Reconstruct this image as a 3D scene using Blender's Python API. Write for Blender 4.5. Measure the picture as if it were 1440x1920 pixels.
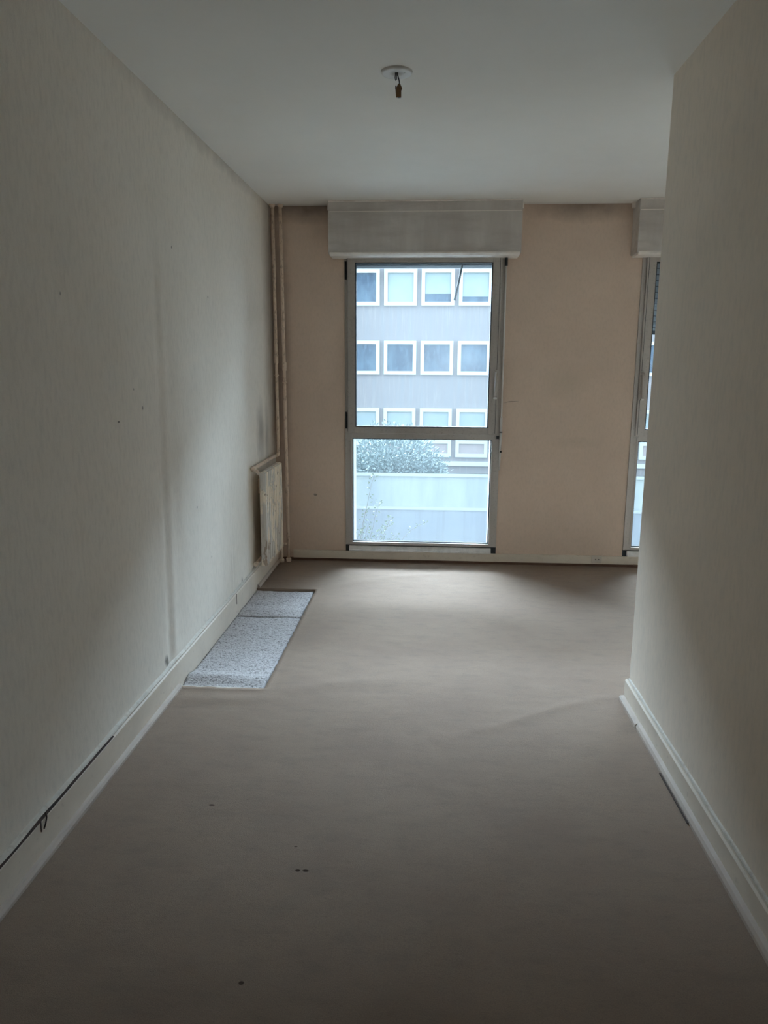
import bpy, bmesh, math, random
import numpy as np
from mathutils import Vector, Matrix, noise

S = bpy.context.scene
for o in list(bpy.data.objects):
    bpy.data.objects.remove(o)
C = S.collection

# ------------------------------------------------------------------ camera
cam_d = bpy.data.cameras.new('camera')
cam = bpy.data.objects.new('camera', cam_d); C.objects.link(cam)
PITCH, YAW, ROLL, FPX, CAMZ = 0.1952, 0.0635, 0.0054, 1395.5, 1.4364
cp, sp, cy_, sy_ = math.cos(PITCH), math.sin(PITCH), math.cos(YAW), math.sin(YAW)
Fv = Vector((-sy_*cp, cy_*cp, -sp)); Rv = Vector((cy_, sy_, 0)); Uv = Rv.cross(Fv)
R2 = Rv*math.cos(ROLL)+Uv*math.sin(ROLL); U2 = Uv*math.cos(ROLL)-Rv*math.sin(ROLL)
cam.matrix_world = Matrix(((R2.x, U2.x, -Fv.x, 0), (R2.y, U2.y, -Fv.y, 0), (R2.z, U2.z, -Fv.z, CAMZ), (0, 0, 0, 1)))
cam_d.sensor_fit = 'VERTICAL'; cam_d.sensor_height = 36; cam_d.sensor_width = 27
cam_d.lens = FPX/1920*36
cam_d.clip_start = 0.02
S.camera = cam

# ------------------------------------------------------------------ light: an overcast sky, seen through the windows
SKY_DIM, SKY_BRIGHT = 2.45, 64.0      # veiled sky over our own roof / unseen bright patch added behind the office building to light the room
w = bpy.data.worlds.new('sky'); S.world = w; w.use_nodes = True
nt = w.node_tree; nt.nodes.clear()
wo = nt.nodes.new('ShaderNodeOutputWorld'); bg = nt.nodes.new('ShaderNodeBackground')
tc = nt.nodes.new('ShaderNodeTexCoord'); dt = nt.nodes.new('ShaderNodeVectorMath'); dt.operation = 'DOT_PRODUCT'
nt.links.new(tc.outputs['Generated'], dt.inputs[0]); dt.inputs[1].default_value = (-0.30, 0.84, 0.43)
mr = nt.nodes.new('ShaderNodeMapRange'); mr.interpolation_type = 'SMOOTHSTEP'
nt.links.new(dt.outputs['Value'], mr.inputs[0]); mr.inputs[1].default_value = 0.45; mr.inputs[2].default_value = 1.0
mx = nt.nodes.new('ShaderNodeMix'); mx.data_type = 'RGBA'
nt.links.new(mr.outputs[0], mx.inputs[0]); mx.inputs[6].default_value = (0.70, 0.86, 1.0, 1); mx.inputs[7].default_value = (0.72, 0.865, 1.0, 1)
st = nt.nodes.new('ShaderNodeMapRange'); nt.links.new(mr.outputs[0], st.inputs[0]); st.inputs[3].default_value = SKY_DIM; st.inputs[4].default_value = SKY_BRIGHT
nt.links.new(mx.outputs[2], bg.inputs[0]); nt.links.new(st.outputs[0], bg.inputs[1])
nt.links.new(bg.outputs[0], wo.inputs[0])
S.cycles.max_bounces = 12; S.cycles.diffuse_bounces = 10; S.cycles.glossy_bounces = 4
S.cycles.transparent_max_bounces = 12
S.cycles.use_denoising = True
S.cycles.sample_clamp_indirect = 10.0
S.view_settings.view_transform = 'Standard'; S.view_settings.look = 'None'
S.view_settings.exposure = 0.80; S.view_settings.gamma = 1.0; S.view_settings.use_curve_mapping = False

# room numbers, metres
H = 2.5; XL = -1.136; D = 5.355; XR = 0.876; YR = 3.098; YB = -1.9; XE = 3.35; TH = 0.28

for i, xc in enumerate((-0.07, 1.95)):          # daylight sampling portals in the two window openings
    ld = bpy.data.lights.new('window_portal', 'AREA'); ld.shape = 'RECTANGLE'; ld.size = 1.05; ld.size_y = 2.05
    ld.cycles.is_portal = True
    lo = bpy.data.objects.new('window_portal', ld); C.objects.link(lo)
    lo.location = (xc, D+TH+0.02, 1.14); lo.rotation_euler = (-math.pi/2, 0, 0)   # shines towards -Y

# ------------------------------------------------------------------ materials
def N(nt, t, **kw):
    n = nt.nodes.new(t)
    for k, v in kw.items(): setattr(n, k, v)
    return n
def lk(nt, a, b): nt.links.new(a, b)
def mixc(nt, fac, a, b):
    m = N(nt, 'ShaderNodeMix', data_type='RGBA')
    if hasattr(fac, 'links'): lk(nt, fac, m.inputs[0])
    else: m.inputs[0].default_value = fac
    for s, v in ((m.inputs[6], a), (m.inputs[7], b)):
        if hasattr(v, 'links'): lk(nt, v, s)
        else: s.default_value = (*v, 1)
    return m.outputs[2]
def ramp(nt, fac, lo, hi):
    m = N(nt, 'ShaderNodeMapRange'); lk(nt, fac, m.inputs[0])
    m.inputs[1].default_value = lo; m.inputs[2].default_value = hi
    return m.outputs[0]
def mul(nt, a, b, op='MULTIPLY'):
    m = N(nt, 'ShaderNodeMath', operation=op); m.use_clamp = op != 'SUBTRACT'
    for s, v in ((m.inputs[0], a), (m.inputs[1], b)):
        if hasattr(v, 'links'): lk(nt, v, s)
        else: s.default_value = v
    return m.outputs[0]
def noise_f(nt, vec, scale, detail=4, rough=0.55, stretch=(1, 1, 1), dist=0.0):
    mp = N(nt, 'ShaderNodeMapping'); lk(nt, vec, mp.inputs[0]); mp.inputs['Scale'].default_value = stretch
    n = N(nt, 'ShaderNodeTexNoise'); lk(nt, mp.outputs[0], n.inputs['Vector'])
    n.inputs['Scale'].default_value = scale; n.inputs['Detail'].default_value = detail
    n.inputs['Roughness'].default_value = rough; n.inputs['Distortion'].default_value = dist
    return n.outputs['Fac']
def spot(nt, vec, c, r, soft=0.3):
    """1 inside an ellipsoid blob at c (radii r), falling to 0 at its rim"""
    mp = N(nt, 'ShaderNodeMapping', vector_type='TEXTURE'); lk(nt, vec, mp.inputs[0])
    mp.inputs['Location'].default_value = c; mp.inputs['Scale'].default_value = r
    l = N(nt, 'ShaderNodeVectorMath', operation='LENGTH'); lk(nt, mp.outputs[0], l.inputs[0])
    return ramp(nt, l.outputs['Value'], 1.0, 1.0-soft)
def mat(name, col, rough=0.8, layers=(), bumps=(), spots=(), metal=0.0, spec=0.5, warp=0.0):
    """layers: (scale, lo, hi, colour, amount, stretch); bumps: (scale, strength, distance, stretch); spots: (centre, radii, colour, amount, softness)"""
    m = bpy.data.materials.new(name); m.use_nodes = True; nt = m.node_tree
    b = nt.nodes['Principled BSDF']; b.inputs['Roughness'].default_value = rough
    b.inputs['Metallic'].default_value = metal; b.inputs['Specular IOR Level'].default_value = spec
    tc = N(nt, 'ShaderNodeTexCoord'); v = tc.outputs['Object']
    c = None
    for (sc, lo, hi, col2, amt, st) in layers:
        f = mul(nt, ramp(nt, noise_f(nt, v, sc, 5, 0.6, st), lo, hi), amt)
        c = mixc(nt, f, col if c is None else c, col2)
    if spots:
        sv = v
        if warp:
            nn = N(nt, 'ShaderNodeTexNoise'); nn.inputs['Scale'].default_value = 9; lk(nt, v, nn.inputs['Vector'])
            s1 = N(nt, 'ShaderNodeVectorMath', operation='SUBTRACT'); lk(nt, nn.outputs['Color'], s1.inputs[0]); s1.inputs[1].default_value = (.5, .5, .5)
            s2 = N(nt, 'ShaderNodeVectorMath', operation='SCALE'); lk(nt, s1.outputs[0], s2.inputs[0]); s2.inputs['Scale'].default_value = warp
            s3 = N(nt, 'ShaderNodeVectorMath', operation='ADD'); lk(nt, v, s3.inputs[0]); lk(nt, s2.outputs[0], s3.inputs[1]); sv = s3.outputs[0]
        for (p, r, col2, amt, soft) in spots:
            big = max(r) > 0.03
            c = mixc(nt, mul(nt, spot(nt, sv if big else v, p, r, soft), amt), col if c is None else c, col2)
    if c is None: b.inputs['Base Color'].default_value = (*col, 1)
    else: lk(nt, c, b.inputs['Base Color'])
    nrm = None
    for (sc, strg, dist, st) in bumps:
        bm = N(nt, 'ShaderNodeBump'); bm.inputs['Strength'].default_value = strg; bm.inputs['Distance'].default_value = dist
        lk(nt, noise_f(nt, v, sc, 4, 0.6, st), bm.inputs['Height'])
        if nrm is not None: lk(nt, nrm, bm.inputs['Normal'])
        nrm = bm.outputs[0]
    if nrm is not None: lk(nt, nrm, b.inputs['Normal'])
    return m
U3 = (1, 1, 1)
DK = (0.05, 0.045, 0.04)
SOOT = (0.10, 0.09, 0.08)
M = {}
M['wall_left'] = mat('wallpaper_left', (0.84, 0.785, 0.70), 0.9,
    layers=[(1.6, 0.42, 0.72, (0.76, 0.71, 0.63), 0.6, U3), (60, 0.45, 0.75, (0.50, 0.47, 0.42), 0.25, (1, 1, 0.35)), (400, 0.5, 0.8, (0.42, 0.39, 0.35), 0.25, U3)],
    bumps=[(240, 0.25, 0.0015, (1, 1, 0.4)), (5, 0.35, 0.01, (1, 1, 0.3))],
    spots=[((XL, 2.646, 1.228), (.02, .010, .005), DK, .8, .4), ((XL, 2.879, 1.265), (.02, .008, .010), (0.25, .23, .2), .8, .5),
           ((XL, 2.80, 1.34), (.02, .006, .006), SOOT, .5, .5), ((XL, 2.289, 1.645), (.02, .007, .007), SOOT, .5, .5),
           ((XL, 3.818, 1.766), (.02, .008, .008), DK, .7, .5), ((XL, 3.31, 1.93), (.02, .008, .008), DK, .6, .5),
           ((XL, 3.5, 0.75), (.02, .008, .008), DK, .6, .5), ((XL, 3.7, 0.45), (.02, .008, .008), DK, .6, .5),
           ((XL, 2.995, 0.15), (.03, .03, .035), SOOT, .8, .7),
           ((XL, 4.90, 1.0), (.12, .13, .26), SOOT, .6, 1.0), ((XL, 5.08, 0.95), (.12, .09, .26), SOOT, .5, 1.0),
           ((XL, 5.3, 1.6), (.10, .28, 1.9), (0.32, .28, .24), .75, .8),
           ((XL, 4.62, 0.145), (.03, .09, .018), SOOT, .6, .7), ((XL, 4.3, 0.14), (.03, .02, .03), SOOT, .7, .7), ((XL, 3.6, 0.135), (.03, .05, .018), SOOT, .5, .7),
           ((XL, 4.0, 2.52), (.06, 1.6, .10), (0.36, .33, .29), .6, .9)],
    warp=0.10)
M['wall_right'] = mat('wallpaper_right', (0.82, 0.72, 0.61), 0.9,
    layers=[(1.2, 0.42, 0.72, (0.69, 0.615, 0.525), 0.6, U3), (60, 0.45, 0.75, (0.50, 0.47, 0.42), 0.25, (1, 1, 0.35))],
    bumps=[(240, 0.25, 0.0015, (1, 1, 0.4)), (4, 0.3, 0.008, (1, 1, 0.3))])
M['wall_far'] = mat('wallpaper_far', (0.71, 0.565, 0.46), 0.9,
    layers=[(2.2, 0.40, 0.70, (0.63, 0.50, 0.405), 0.6, U3), (70, 0.45, 0.8, (0.50, 0.40, 0.32), 0.3, (1, 1, 0.5))],
    bumps=[(200, 0.2, 0.0015, U3)],
    spots=[((0.93, D, 1.33), (.22, .05, .16), (0.5, .42, .33), .4, .9), ((1.02, D, 0.90), (.22, .05, .05), (0.5, .42, .33), .3, .9),
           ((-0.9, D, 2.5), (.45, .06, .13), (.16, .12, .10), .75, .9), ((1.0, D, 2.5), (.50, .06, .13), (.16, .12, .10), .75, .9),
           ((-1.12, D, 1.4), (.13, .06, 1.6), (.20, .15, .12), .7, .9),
           ((-0.86, D, 0.5), (.02, .05, .01), DK, .6, .5), ((0.56, D, 1.18), (.05, .05, .006), SOOT, .5, .6)],
    warp=0.08)
M['ceiling'] = mat('ceiling_paint', (0.84, 0.83, 0.79), 0.85,
    layers=[(1.5, 0.4, 0.7, (0.76, 0.745, 0.70), 0.5, U3)], bumps=[(3, 0.15, 0.01, U3)],
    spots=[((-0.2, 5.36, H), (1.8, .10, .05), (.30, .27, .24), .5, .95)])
M['carpet'] = mat('beige_carpet', (0.325, 0.247, 0.192), 0.97, spec=0.15,
    layers=[(2.6, 0.42, 0.70, (0.285, 0.213, 0.168), 0.8, U3), (9, 0.50, 0.72, (0.235, 0.19, 0.155), 0.5, (1, 2.2, 1)), (38, 0.58, 0.75, (0.20, 0.155, 0.12), 0.4, (1, 2, 1)), (300, 0.40, 0.70, (0.20, 0.155, 0.125), 0.5, U3)],
    bumps=[(420, 0.45, 0.003, U3), (14, 0.18, 0.006, (1, 2.0, 1))],
    spots=[((-0.477, 2.893, 0), (.022, .004, .05), (.25, .2, .16), .6, .6), ((-0.365, 1.892, 0), (.009, .006, .05), (.05, .03, .02), .95, .4), ((-0.342, 1.893, 0), (.011, .006, .05), (.05, .03, .02), .95, .4),
           ((-0.707, 2.192, 0), (.012, .006, .05), (.08, .05, .04), .9, .4), ((-0.427, 1.487, 0), (.008, .007, .05), (.05, .03, .02), .9, .4),
           ((-0.27, 4.065, 0), (.03, .02, .05), (.25, .21, .17), .6, .7), ((-0.39, 2.0, 0), (.006, .004, .05), (.08, .05, .04), .8, .4)])
M['subfloor'] = mat('carpet_backing', (0.18, 0.16, 0.14), 0.95, bumps=[(80, .4, .004, U3)])
M['underlay'] = mat('mottled_grey_underlay', (0.57, 0.55, 0.56), 0.95, spec=0.2,
    layers=[(90, 0.52, 0.60, (0.26, 0.25, 0.25), 0.8, U3), (60, 0.60, 0.64, (0.07, 0.06, 0.06), 0.95, (1, 2, 1)), (110, 0.58, 0.64, (0.78, 0.77, 0.77), 0.8, U3)],
    bumps=[(130, 0.7, 0.008, U3), (40, .4, .012, U3)])
M['paint'] = mat('cream_gloss_paint', (0.72, 0.64, 0.54), 0.55,
    layers=[(5, 0.45, 0.75, (0.55, 0.49, 0.42), 0.5, U3), (40, 0.60, 0.75, (0.40, 0.34, 0.28), 0.4, U3)], bumps=[(18, 0.15, 0.004, U3)])
M['shoe'] = mat('dulled_cream_shoe_paint', (0.50, 0.43, 0.37), 0.7, layers=[(7, .45, .7, (.40, .32, .28), .6, U3)])
M['paint_crack'] = mat('dark_gap', (0.05, 0.035, 0.03), 0.9, layers=[(30, .4, .7, (.10, .06, .05), .8, U3)])
M['torn'] = mat('torn_wallpaper_edge', (0.70, 0.67, 0.61), 0.9, layers=[(50, .5, .7, (.45, .40, .34), .6, U3)], bumps=[(60, .5, .004, U3)])
M['brown'] = mat('dark_brown_gap', (0.12, 0.065, 0.045), 0.9, layers=[(12, .4, .7, (.20, .12, .08), .7, U3)])  # dark brown strip that fills the gap under the far baseboard
M['pipe'] = mat('cream_pipe_paint', (0.80, 0.66, 0.53), 0.5,
    layers=[(60, 0.52, 0.66, (0.32, 0.23, 0.17), 0.6, (1, 1, .5)), (12, .5, .7, (.66, .53, .42), .5, U3)], bumps=[(60, .3, .003, U3)])
M['radiator'] = mat('flaking_cream_radiator_paint', (0.86, 0.75, 0.61), 0.5,
    layers=[(9, 0.50, 0.53, (0.60, 0.56, 0.51), 0.9, (1, 1, .6)), (14, 0.625, 0.64, (0.33, 0.24, 0.17), 0.8, (1, 1, .5)), (60, .55, .7, (.48, .40, .33), .5, (1, 1, .4))],
    bumps=[(14, .6, .004, (1, 1, .5))])
M['alu'] = mat('tarnished_aluminium', (0.50, 0.47, 0.44), 0.45, metal=0.45,
    layers=[(6, .4, .7, (.40, .37, .34), .6, (1, 1, .3)), (70, .55, .75, (.28, .25, .225), .5, U3)], bumps=[(90, .06, .002, (1, 1, .1))])
M['alu_dark'] = mat('dark_rubber_gasket', (0.03, 0.035, 0.04), 0.7)
M['alu_light'] = mat('pale_aluminium', (0.80, 0.79, 0.77), 0.4, metal=0.25, layers=[(20, .45, .7, (.55, .54, .52), .6, (1, 1, .3))])
M['box'] = mat('grubby_painted_metal', (0.63, 0.595, 0.56), 0.6, metal=0.1,
    layers=[(3.0, .38, .68, (.48, .44, .41), .7, (2.2, 1, .45)), (9, .45, .7, (.44, .40, .37), .7, (.35, 1, 1.6)), (7, .5, .78, (.44, .39, .35), .35, (2.2, 1, .3))],
    spots=[((-0.065, D-.17, 2.437), (.006, .02, .005), (.02, .02, .02), .95, .3), ((0.415, D-.17, 2.245), (.012, .02, .012), (.12, .10, .09), .8, .7),
           ((-0.66, D-.17, 2.35), (.06, .03, .14), (.22, .19, .17), .6, .9), ((0.53, D-.17, 2.32), (.035, .03, .14), (.22, .19, .17), .6, .9),
           ((1.42, D-.17, 2.42), (.007, .02, .006), (.02, .02, .02), .9, .3)])
M['box_lip'] = mat('pale_metal_lip', (0.85, 0.80, 0.74), 0.5, metal=0.1, layers=[(9, .5, .75, (.5, .46, .43), .5, U3)])
M['ext_white'] = mat('white_outer_reveal', (0.22, 0.24, 0.25), 0.8)
M['shutter'] = mat('grey_blue_shutter_slat', (0.30, 0.33, 0.36), 0.6)
M['shutter_dark'] = mat('dark_shutter_slot', (0.035, 0.04, 0.05), 0.6, layers=[(25, .5, .7, (.12, .14, .15), .8, (1, 1, 3))])
M['plastic'] = mat('aged_white_plastic', (0.70, 0.66, 0.60), 0.45)
M['rose'] = mat('white_ceiling_plate', (0.66, 0.65, 0.63), 0.5, spots=[((0, 0, 0), (.03, .03, .02), (.45, .43, .41), .7, .9)])
M['wire'] = mat('black_wire_insulation', (0.012, 0.012, 0.012), 0.5)
M['amber'] = mat('amber_connector_plastic', (0.17, 0.08, 0.02), 0.35, layers=[(120, .5, .7, (.08, .04, .02), .7, U3)])
M['socket'] = mat('beige_socket_plastic', (0.60, 0.54, 0.47), 0.45)
M['hole'] = mat('socket_hole_dark', (0.02, 0.02, 0.02), 0.8)
M['concrete'] = mat('streaked_pale_concrete', (0.25, 0.232, 0.238), 0.85,
    layers=[(1.2, .45, .7, (.235, .245, .26), .6, (5, 1, .25)), (7, .52, .68, (.31, .30, .285), .6, (2.2, 1, .12))])
M['ext_frame'] = mat('white_exterior_frame', (0.50, 0.525, 0.49), 0.6)
M['glass_far'] = mat('dark_window_glass', (0.03, 0.060, 0.10), 0.15, spec=0.5,
    layers=[(0.9, .42, .65, (.10, .165, .22), .8, (1, 1, .6)), (3.5, .52, .62, (.075, .13, .19), .6, (2, 1, .7))])
M['blind'] = mat('pale_roller_blind', (0.28, 0.34, 0.35), 0.8, layers=[(1.5, .45, .65, (.33, .36, .355), .6, U3)])
M['panel'] = mat('pinkish_spandrel_panel', (0.34, 0.29, 0.285), 0.8, layers=[(4, .5, .7, (.38, .34, .33), .6, (1, 1, .5))])
M['render'] = mat('pale_rendered_wall', (0.245, 0.275, 0.27), 0.9,
    layers=[(0.9, .45, .68, (.185, .21, .235), .8, (2.5, 1, .4)), (6, .55, .75, (.20, .22, .225), .5, (2.2, 1, .2))])
M['render_low'] = mat('shaded_stained_render', (0.185, 0.205, 0.235), 0.9,
    layers=[(3, .48, .7, (.155, .165, .19), .6, (4, 1, .15)), (1.2, .45, .7, (.215, .235, .25), .6, U3)])  # stains, plus the lower tier's shade painted into the base colour
M['coping'] = mat('pale_coping', (0.28, 0.30, 0.305), 0.8)
M['leaf'] = mat('grey_green_foliage', (0.14, 0.185, 0.185), 0.7, layers=[(4, .4, .65, (.23, .28, .28), .8, U3)])
M['leaf2'] = mat('dull_green_leaf', (0.05, 0.075, 0.05), 0.7)
M['stem'] = mat('thin_brown_stem', (0.045, 0.045, 0.035), 0.8)
M['hedge'] = mat('dry_straw_shrub', (0.19, 0.18, 0.15), 0.9, layers=[(5, .45, .6, (.07, .07, .06), .8, U3)])
M['ground'] = mat('grey_courtyard_ground', (0.16, 0.16, 0.15), 0.9, layers=[(.8, .4, .7, (.10, .12, .09), .7, U3)])

def pane_mat():
    """clear window glass: mostly see-through, a little daylight scattered to veil the view like glare"""
    m = bpy.data.materials.new('veiled_window_glass'); m.use_nodes = True; nt = m.node_tree; nt.nodes.clear()
    out = N(nt, 'ShaderNodeOutputMaterial'); tr = N(nt, 'ShaderNodeBsdfTransparent'); tl = N(nt, 'ShaderNodeBsdfTranslucent')
    gl = N(nt, 'ShaderNodeBsdfGlossy'); tr.inputs[0].default_value = (0.93, 0.97, 0.99, 1)
    tl.inputs[0].default_value = (0.85, 0.95, 1.0, 1); gl.inputs['Roughness'].default_value = 0.03
    m1 = N(nt, 'ShaderNodeMixShader'); m1.inputs[0].default_value = 0.010  # translucent share adds the glare veil and spreads daylight indoors
    lk(nt, tr.outputs[0], m1.inputs[1]); lk(nt, tl.outputs[0], m1.inputs[2])
    fr = N(nt, 'ShaderNodeFresnel'); fr.inputs[0].default_value = 1.45
    m2 = N(nt, 'ShaderNodeMixShader'); lk(nt, fr.outputs[0], m2.inputs[0])
    lk(nt, m1.outputs[0], m2.inputs[1]); lk(nt, gl.outputs[0], m2.inputs[2]); lk(nt, m2.outputs[0], out.inputs[0])
    return m
M['pane'] = pane_mat()

# ------------------------------------------------------------------ mesh helpers (world coordinates in, local out)
ROOT = {}
class MB:
    def __init__(s): s.bm = bmesh.new(); s.smooth = False
    def box(s, x0, x1, y0, y1, z0, z1, bev=0.0, seg=2):
        t = bmesh.new(); bmesh.ops.create_cube(t, size=1)
        for v in t.verts:
            v.co = Vector(((x0+x1)/2+v.co.x*(x1-x0), (y0+y1)/2+v.co.y*(y1-y0), (z0+z1)/2+v.co.z*(z1-z0)))
        if bev: bmesh.ops.bevel(t, geom=list(t.edges), offset=bev, segments=seg, affect='EDGES', profile=0.6)
        return s.add(t)
    def add(s, t, mtx=None):
        if mtx is not None: bmesh.ops.transform(t, matrix=mtx, verts=list(t.verts))
        me = bpy.data.meshes.new('tmp'); t.to_mesh(me); t.free(); s.bm.from_mesh(me); bpy.data.meshes.remove(me)
        return s
    def prism(s, prof, axis, a, b):
        """closed profile (list of 2-tuples) extruded along axis from a to b; profile coords are the other two axes in order"""
        t = bmesh.new(); rings = []
        for c in (a, b):
            r = []
            for (p, q) in prof:
                co = {'x': (c, p, q), 'y': (p, c, q), 'z': (p, q, c)}[axis]
                r.append(t.verts.new(co))
            rings.append(r)
        n = len(prof)
        for i in range(n):
            t.faces.new((rings[0][i], rings[0][(i+1) % n], rings[1][(i+1) % n], rings[1][i]))
        t.faces.new(rings[0]); t.faces.new(list(reversed(rings[1])))
        bmesh.ops.recalc_face_normals(t, faces=list(t.faces))
        return s.add(t)
    def tube(s, pts, r, seg=12, cap=True):
        pts = [Vector(p) for p in pts]; rr = r if isinstance(r, (list, tuple)) else [r]*len(pts)
        t = bmesh.new(); rings = []; up = None
        for i, p in enumerate(pts):
            d = (pts[min(i+1, len(pts)-1)]-pts[max(i-1, 0)]).normalized()
            if up is None: up = d.orthogonal().normalized()
            up = (up-d*up.dot(d)).normalized(); q = d.cross(up)
            rings.append([t.verts.new(p+(up*math.cos(2*math.pi*k/seg)+q*math.sin(2*math.pi*k/seg))*rr[i]) for k in range(seg)])
        for a, b in zip(rings, rings[1:]):
            for k in range(seg): t.faces.new((a[k], a[(k+1) % seg], b[(k+1) % seg], b[k])).smooth = True
        if cap:
            t.faces.new(list(reversed(rings[0]))); t.faces.new(rings[-1])
        return s.add(t)
    def lathe(s, c, prof, seg=40):
        """prof: (radius, z) from the axis outwards and back, around a vertical axis through c"""
        t = bmesh.new(); rings = []
        for (r, z) in prof:
            rings.append([t.verts.new((c[0]+r*math.cos(2*math.pi*k/seg), c[1]+r*math.sin(2*math.pi*k/seg), c[2]+z)) for k in range(seg)])
        for a, b in zip(rings, rings[1:]):
            for k in range(seg): t.faces.new((a[k], a[(k+1) % seg], b[(k+1) % seg], b[k])).smooth = True
        bmesh.ops.remove_doubles(t, verts=list(t.verts), dist=1e-6)
        return s.add(t)
    def grid(s, us, vs, f, smooth=True):
        t = bmesh.new(); vv = [[t.verts.new(f(u, v)) for v in vs] for u in us]
        for i in range(len(us)-1):
            for j in range(len(vs)-1):
                t.faces.new((vv[i][j], vv[i+1][j], vv[i+1][j+1], vv[i][j+1])).smooth = smooth
        return s.add(t)
    def leaf(s, p, d, n, L, W):
        d = d.normalized(); q = d.cross(n).normalized(); n2 = q.cross(d)
        vs = [s.bm.verts.new(p), s.bm.verts.new(p+d*L*.5+q*W*.5+n2*W*.15), s.bm.verts.new(p+d*L), s.bm.verts.new(p+d*L*.5-q*W*.5+n2*W*.15)]
        s.bm.faces.new((vs[0], vs[1], vs[2])); s.bm.faces.new((vs[0], vs[2], vs[3]))
    def build(s, name, m, parent=None, label=None, kind=None):
        off = Vector(ROOT.get(parent.name, (0, 0, 0))) if parent else Vector((0, 0, 0))
        if off.length: bmesh.ops.translate(s.bm, vec=-off, verts=list(s.bm.verts))
        me = bpy.data.meshes.new(name); s.bm.to_mesh(me); s.bm.free()
        me.materials.append(m); o = bpy.data.objects.new(name, me); C.objects.link(o)
        if parent: o.parent = parent; ROOT[o.name] = tuple(off)
        if label: o['label'] = label
        if kind: o['kind'] = kind
        return o
def struct(o, label=None):
    o['kind'] = 'structure'
    if label: o['label'] = label
    return o
def thing(name, loc, label, cat, group=None):
    o = bpy.data.objects.new(name, None); C.objects.link(o); o.location = loc; o.empty_display_size = .05
    ROOT[o.name] = tuple(loc)
    if label: o['label'] = label; o['category'] = cat
    if group: o['group'] = group
    return o
def rng(a, b, st):
    n = max(1, int(round((b-a)/st))); return [a+(b-a)*i/n for i in range(n+1)]
def smooth(t): t = max(0, min(1, t)); return t*t*(3-2*t)

# ------------------------------------------------------------------ floor: wall-to-wall carpet with the cut-out along the left wall
HX = -0.731; HY0, HY1 = 3.088, 4.600
def seg_d(x, y, pts):
    best = (9, 0)
    tot = 0
    for (a, b) in zip(pts, pts[1:]):
        ax, ay = a; bx, by = b; dx, dy = bx-ax, by-ay; L = math.hypot(dx, dy)
        t = max(0, min(1, ((x-ax)*dx+(y-ay)*dy)/(L*L)))
        d = math.hypot(x-ax-t*dx, y-ay-t*dy)
        if d < best[0]: best = (d, (tot+t*L))
        tot += L
    return best[0], best[1]/tot
RIDGES = [([(-0.731, 4.608), (-0.486, 4.798), (-0.238, 4.947), (0.206, 5.078)], .004, .05),
          ([(0.106, 2.716), (0.303, 2.828), (0.545, 3.0), (0.848, 3.144)], .0035, .030),
          ([(-1.10, 2.96), (-0.864, 2.975), (-0.66, 3.0)], .006, .045),
          ([(-0.70, 3.06), (-0.35, 3.2), (-.1, 3.25)], .004, .06),
          ([(-0.014, 2.75), (0.125, 2.382), (0.262, 2.014), (0.346, 1.837)], -.0012, .018),
          ([(-0.223, 2.616), (-0.107, 2.176), (-0.019, 1.71)], -.0010, .018),
          ([(0.313, 2.501), (0.183, 2.273)], -.0012, .018),
          ([(-0.153, 1.801), (-0.106, 1.649)], -.0012, .014)]
def carpet_z(x, y):
    z = 0.0022*noise.noise(Vector((x*2.2, y*2.8, 0)))+0.0010*noise.noise(Vector((x*9, y*14, 3)))
    for pts, h, wd in RIDGES:
        d, t = seg_d(x, y, pts)
        z += h*math.exp(-(d/wd)**2)*math.sin(math.pi*min(1, max(0, .12+t*.76)))
    # a slightly raised, ragged lip around the cut-out
    dx = max(XL-x, 0, x-HX); dy = max(HY0-y, 0, y-HY1); d = math.hypot(dx, dy)
    z += .005*math.exp(-(d/.018)**2)*(1+.6*noise.noise(Vector((x*30, y*30, 7))))
    return z
mb = MB()
xs = sorted(set([round(v, 4) for v in rng(XL, HX, .016)+rng(HX, XR+.03, .016)+rng(XR+.03, XE, .08)]))
ys = sorted(set([round(v, 4) for v in rng(YB, 0.9, .1)+rng(.9, HY0, .016)+rng(HY0, HY1, .016)+rng(HY1, D, .016)]))
bm = mb.bm; vd = {}
def ragged(x, y):
    if abs(x-HX) < .001 and HY0-.001 <= y <= HY1+.001: return (x+.006*noise.noise(Vector((0, y*22, 1))), y)
    if (abs(y-HY0) < .001 or abs(y-HY1) < .001) and x <= HX+.001: return (x, y+.004*noise.noise(Vector((x*18, 5, 1))))
    return (x, y)
def gv(i, j):
    if (i, j) not in vd:
        x, y = ragged(xs[i], ys[j]); vd[(i, j)] = bm.verts.new((x, y, carpet_z(x, y)))
    return vd[(i, j)]
for i in range(len(xs)-1):
    for j in range(len(ys)-1):
        xm = (xs[i]+xs[i+1])/2; ym = (ys[j]+ys[j+1])/2
        if xm < HX and HY0 < ym < HY1: continue
        if xm > XR+.05 and ym < YR-.1: continue
        bm.faces.new((gv(i, j), gv(i+1, j), gv(i+1, j+1), gv(i, j+1))).smooth = True
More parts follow.
